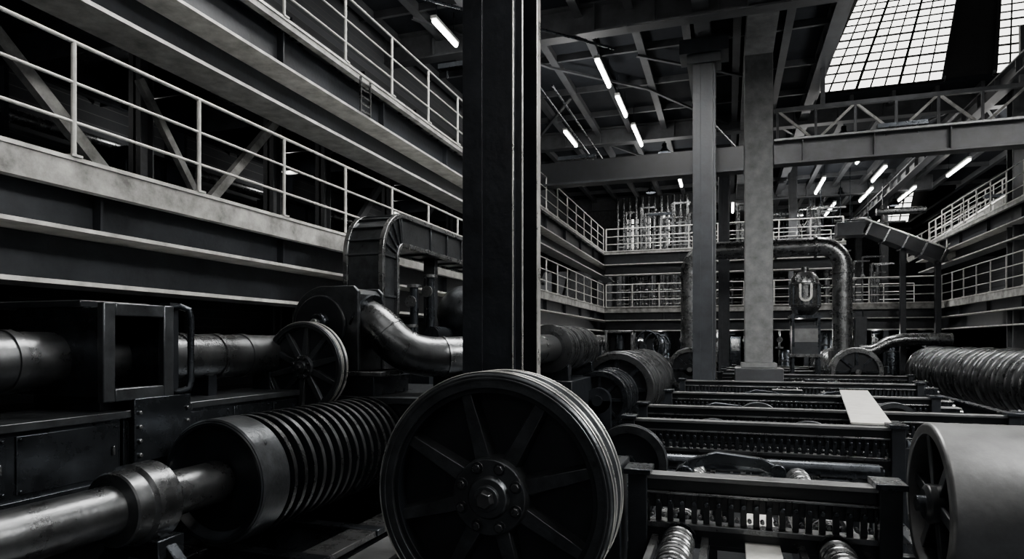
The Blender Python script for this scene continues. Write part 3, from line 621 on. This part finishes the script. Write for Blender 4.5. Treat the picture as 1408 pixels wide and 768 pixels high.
stair(8.2,11.3,3.3,5.4,29.5); stair(9.0,12.2,4.6,6.6,34); stair(8.8,12,UZ,6.0,38)
b=B('upper_platform'); b.bx(11.35,15.8,29.2,31,5.4,5.5,'edge_paint')
for x in(11.4,15): b.bx(x,x+.2,30.6,30.8,LZ,5.4,'girder_paint')
b.done()
rail('guardrail',(11.4,29.25,5.5),(15.6,29.25,5.5),1.2)
b=B('service_pipe'); b.tube([(4.9,28.2,-.35),(5.3,28.2,-.35),(5.6,28.2,-.2),(5.9,28.2,.0),(6.4,28.2,.1),(8.0,28.2,.1)],.24,'steel_mid',24); b.cyl((3.9,28.4,-.45),(5.0,28.4,-.45),.2,'steel_mid',20)
for x in(5.1,7): b.bx(x,x+.15,28.1,28.3,PF,-.3,'iron_black')
b.done()
b=B('service_pipe'); b.cyl((-3.7,14,.05),(-3.7,29,.05),.16,'steel_mid',24); b.cyl((-4.2,12,-.5),(-4.2,29,-.5),.2,'steel_dark',24)
for y in(15,19,23,27): b.bx(-4.4,-3.55,y,y+.15,PF,-.1,'iron_black')
b.done()
for i in range(30):
    x=-5.2+i*.46+random.uniform(-.1,.1); y=random.uniform(30.8,34)
    k=i%3
    if k==0:
        b=B('electrical_cabinet',.01); h=random.uniform(1.,3.9); b.bx(x-.25,x+.25,y,y+.4,PF,PF+h,'steel_dark'); b.bx(x-.2,x+.2,y-.02,y,PF+h-.7,PF+h-.1,'steel_mid'); b.bx(x+.12,x+.15,y-.05,y,PF+h-.5,PF+h-.35,'steel_bright')
    elif k==1:
        b=B('standpipe'); b.cyl((x,y,PF),(x,y,LZ-.1),random.uniform(.05,.14),'steel_mid',12); b.lathe((x,y,-.3),(0,0,1),[(0,.2),(.08,.2)],'steel_mid',16); b.lathe((x,y-.2,.1),(0,1,0),[(0,.13),(.03,.13)],'steel_mid',16)
    else:
        b=B('storage_tank'); r=random.uniform(.2,.34); h=random.uniform(2.6,3.9); b.lathe((x,y,PF),(0,0,1),[(0,r),(h-.2,r),(h-.05,r*.7),(h,.01)],'steel_dark',24); b.lathe((x,y,PF+h*.8),(0,0,1),[(0,r+.02),(.05,r+.02)],'steel_mid',24)
    b.done()
for x in(-3,0.2,3,6):  # further added lamps, below the far gallery
    b=B('bulkhead_lamp'); b.bx(x-.15,x+.15,30.9,31.1,LZ-1.25,LZ-1.15,'steel_dark'); b.bar((x,31,LZ-1.15),(x,31,LZ-.45),.03,.03,'steel_dark'); b.done()
    light('bulkhead_lamp_bulb','POINT',(x,31,LZ-1.33),(0,0,0),50,shadow_soft_size=.03)
for i in range(46):
    x=random.uniform(-5,7.5); lv=UZ if (x<4.3 and i%2) else LZ; y=random.uniform(31,33.2)
    b=B('standpipe'); h=random.uniform(1.2,2.4); b.cyl((x,y,lv),(x,y,lv+h),random.uniform(.03,.1),'steel_mid',12); b.bar((x,y,lv+h),(x+random.uniform(.4,1.1),y,lv+h),.07,.07,'steel_mid'); b.lathe((x,y-.1,lv+h*.6),(0,1,0),[(0,.09),(.04,.09)],'steel_mid',16); b.done()
def winbay(name,x0,x1,y,z0,z1,nx,nz):
    b=B(name); b.bx(x0,x1,y+.02,y+.04,z0,z1,'window_glow')
    for i in range(nx+1): x=x0+(x1-x0)*i/nx; b.bx(x-.05,x+.05,y-.04,y+.06,z0,z1,'mullion')
    for i in range(nz+1): z=z0+(z1-z0)*i/nz; b.bx(x0,x1,y-.04,y+.06,z-.05,z+.05,'mullion')
    b.done()
b=B('wall_partition'); b.bx(-9.6,-1.6,40.1,40.3,PF,CZ,'brick_dark'); b.done()
winbay('window_8',-5.9,-4.4,40.0,5.7,7.6,6,5); winbay('window_9',-3.8,-3.0,40.0,5.9,7.8,3,5)
for i in range(12):
    x=-6.2+i*.36; b=B('standpipe'); b.cyl((x,38.3,LZ),(x,38.3,8.5),random.uniform(.05,.13),'steel_mid',12); b.lathe((x,38.3,6+random.random()*2),(0,0,1),[(0,.17),(.1,.17)],'steel_mid',16); b.done()
b=B('floor_upper_gallery'); b.bx(-9.6,16,33.5,61.9,LZ-.3,LZ-.05,'iron_black'); b.done()
for (x,y) in((1.8,44),(5,44),(9,44),(1.8,52),(5,52),(9,52),(3.2,36)): hcol('steel_column',x-.2,x+.2,y,y+.4,LZ-.05,CZ,'roof_steel',base=False)
for i in range(26):
    x=random.uniform(1.5,8); y=random.uniform(36,50); b=B('hanging_duct'); z=random.uniform(5.2,7.6); 
    if i%2: b.cyl((x,y,z),(x+random.uniform(1,3),y,z),random.uniform(.06,.2),'steel_mid',12); b.bar((x+.3,y,z),(x+.3,y,CZ),.04,.04,'steel_dark')
    else: b.cyl((x,y,z),(x,y+random.uniform(2,6),z),random.uniform(.06,.2),'steel_mid',12); b.bar((x,y+.3,z),(x,y+.3,CZ),.04,.04,'steel_dark')
    b.done()
b=B('cable_conduit')
for (p,q) in(((-8.,12,7.9),(-3,18,8.2)),((-5.6,10,8),(-5.6,30,8)),((-4.8,18,7.4),(-4.8,30,7.4)),((-1,20,7.2),(.4,27,7.6))): b.cyl(p,q,.035,'steel_dark',8)
b.done()
b=B('access_ladder'); 
for dy in(0,.28): b.bar((-5.44,8.8+dy,3.6),(-5.44,8.8+dy,4.15),.03,.03,'steel_mid')
for k in range(5): b.bar((-5.44,8.8,3.64+k*.11),(-5.44,9.08,3.64+k*.11),.02,.02,'steel_mid')
b.done()
# ---------------------------------------------------------------- world, camera
w=bpy.data.worlds.new('World'); bpy.context.scene.world=w; w.use_nodes=True
w.node_tree.nodes['Background'].inputs[0].default_value=(.35,.45,.6,1); w.node_tree.nodes['Background'].inputs[1].default_value=.05
cam=bpy.data.cameras.new('Camera'); co=bpy.data.objects.new('Camera',cam); bpy.context.collection.objects.link(co)
co.location=(0,0,0); co.rotation_euler=(pi/2,0,math.radians(18.5)); cam.lens=22.65; cam.sensor_width=36; cam.shift_y=.061; cam.clip_start=.05; cam.clip_end=300
bpy.context.scene.camera=co
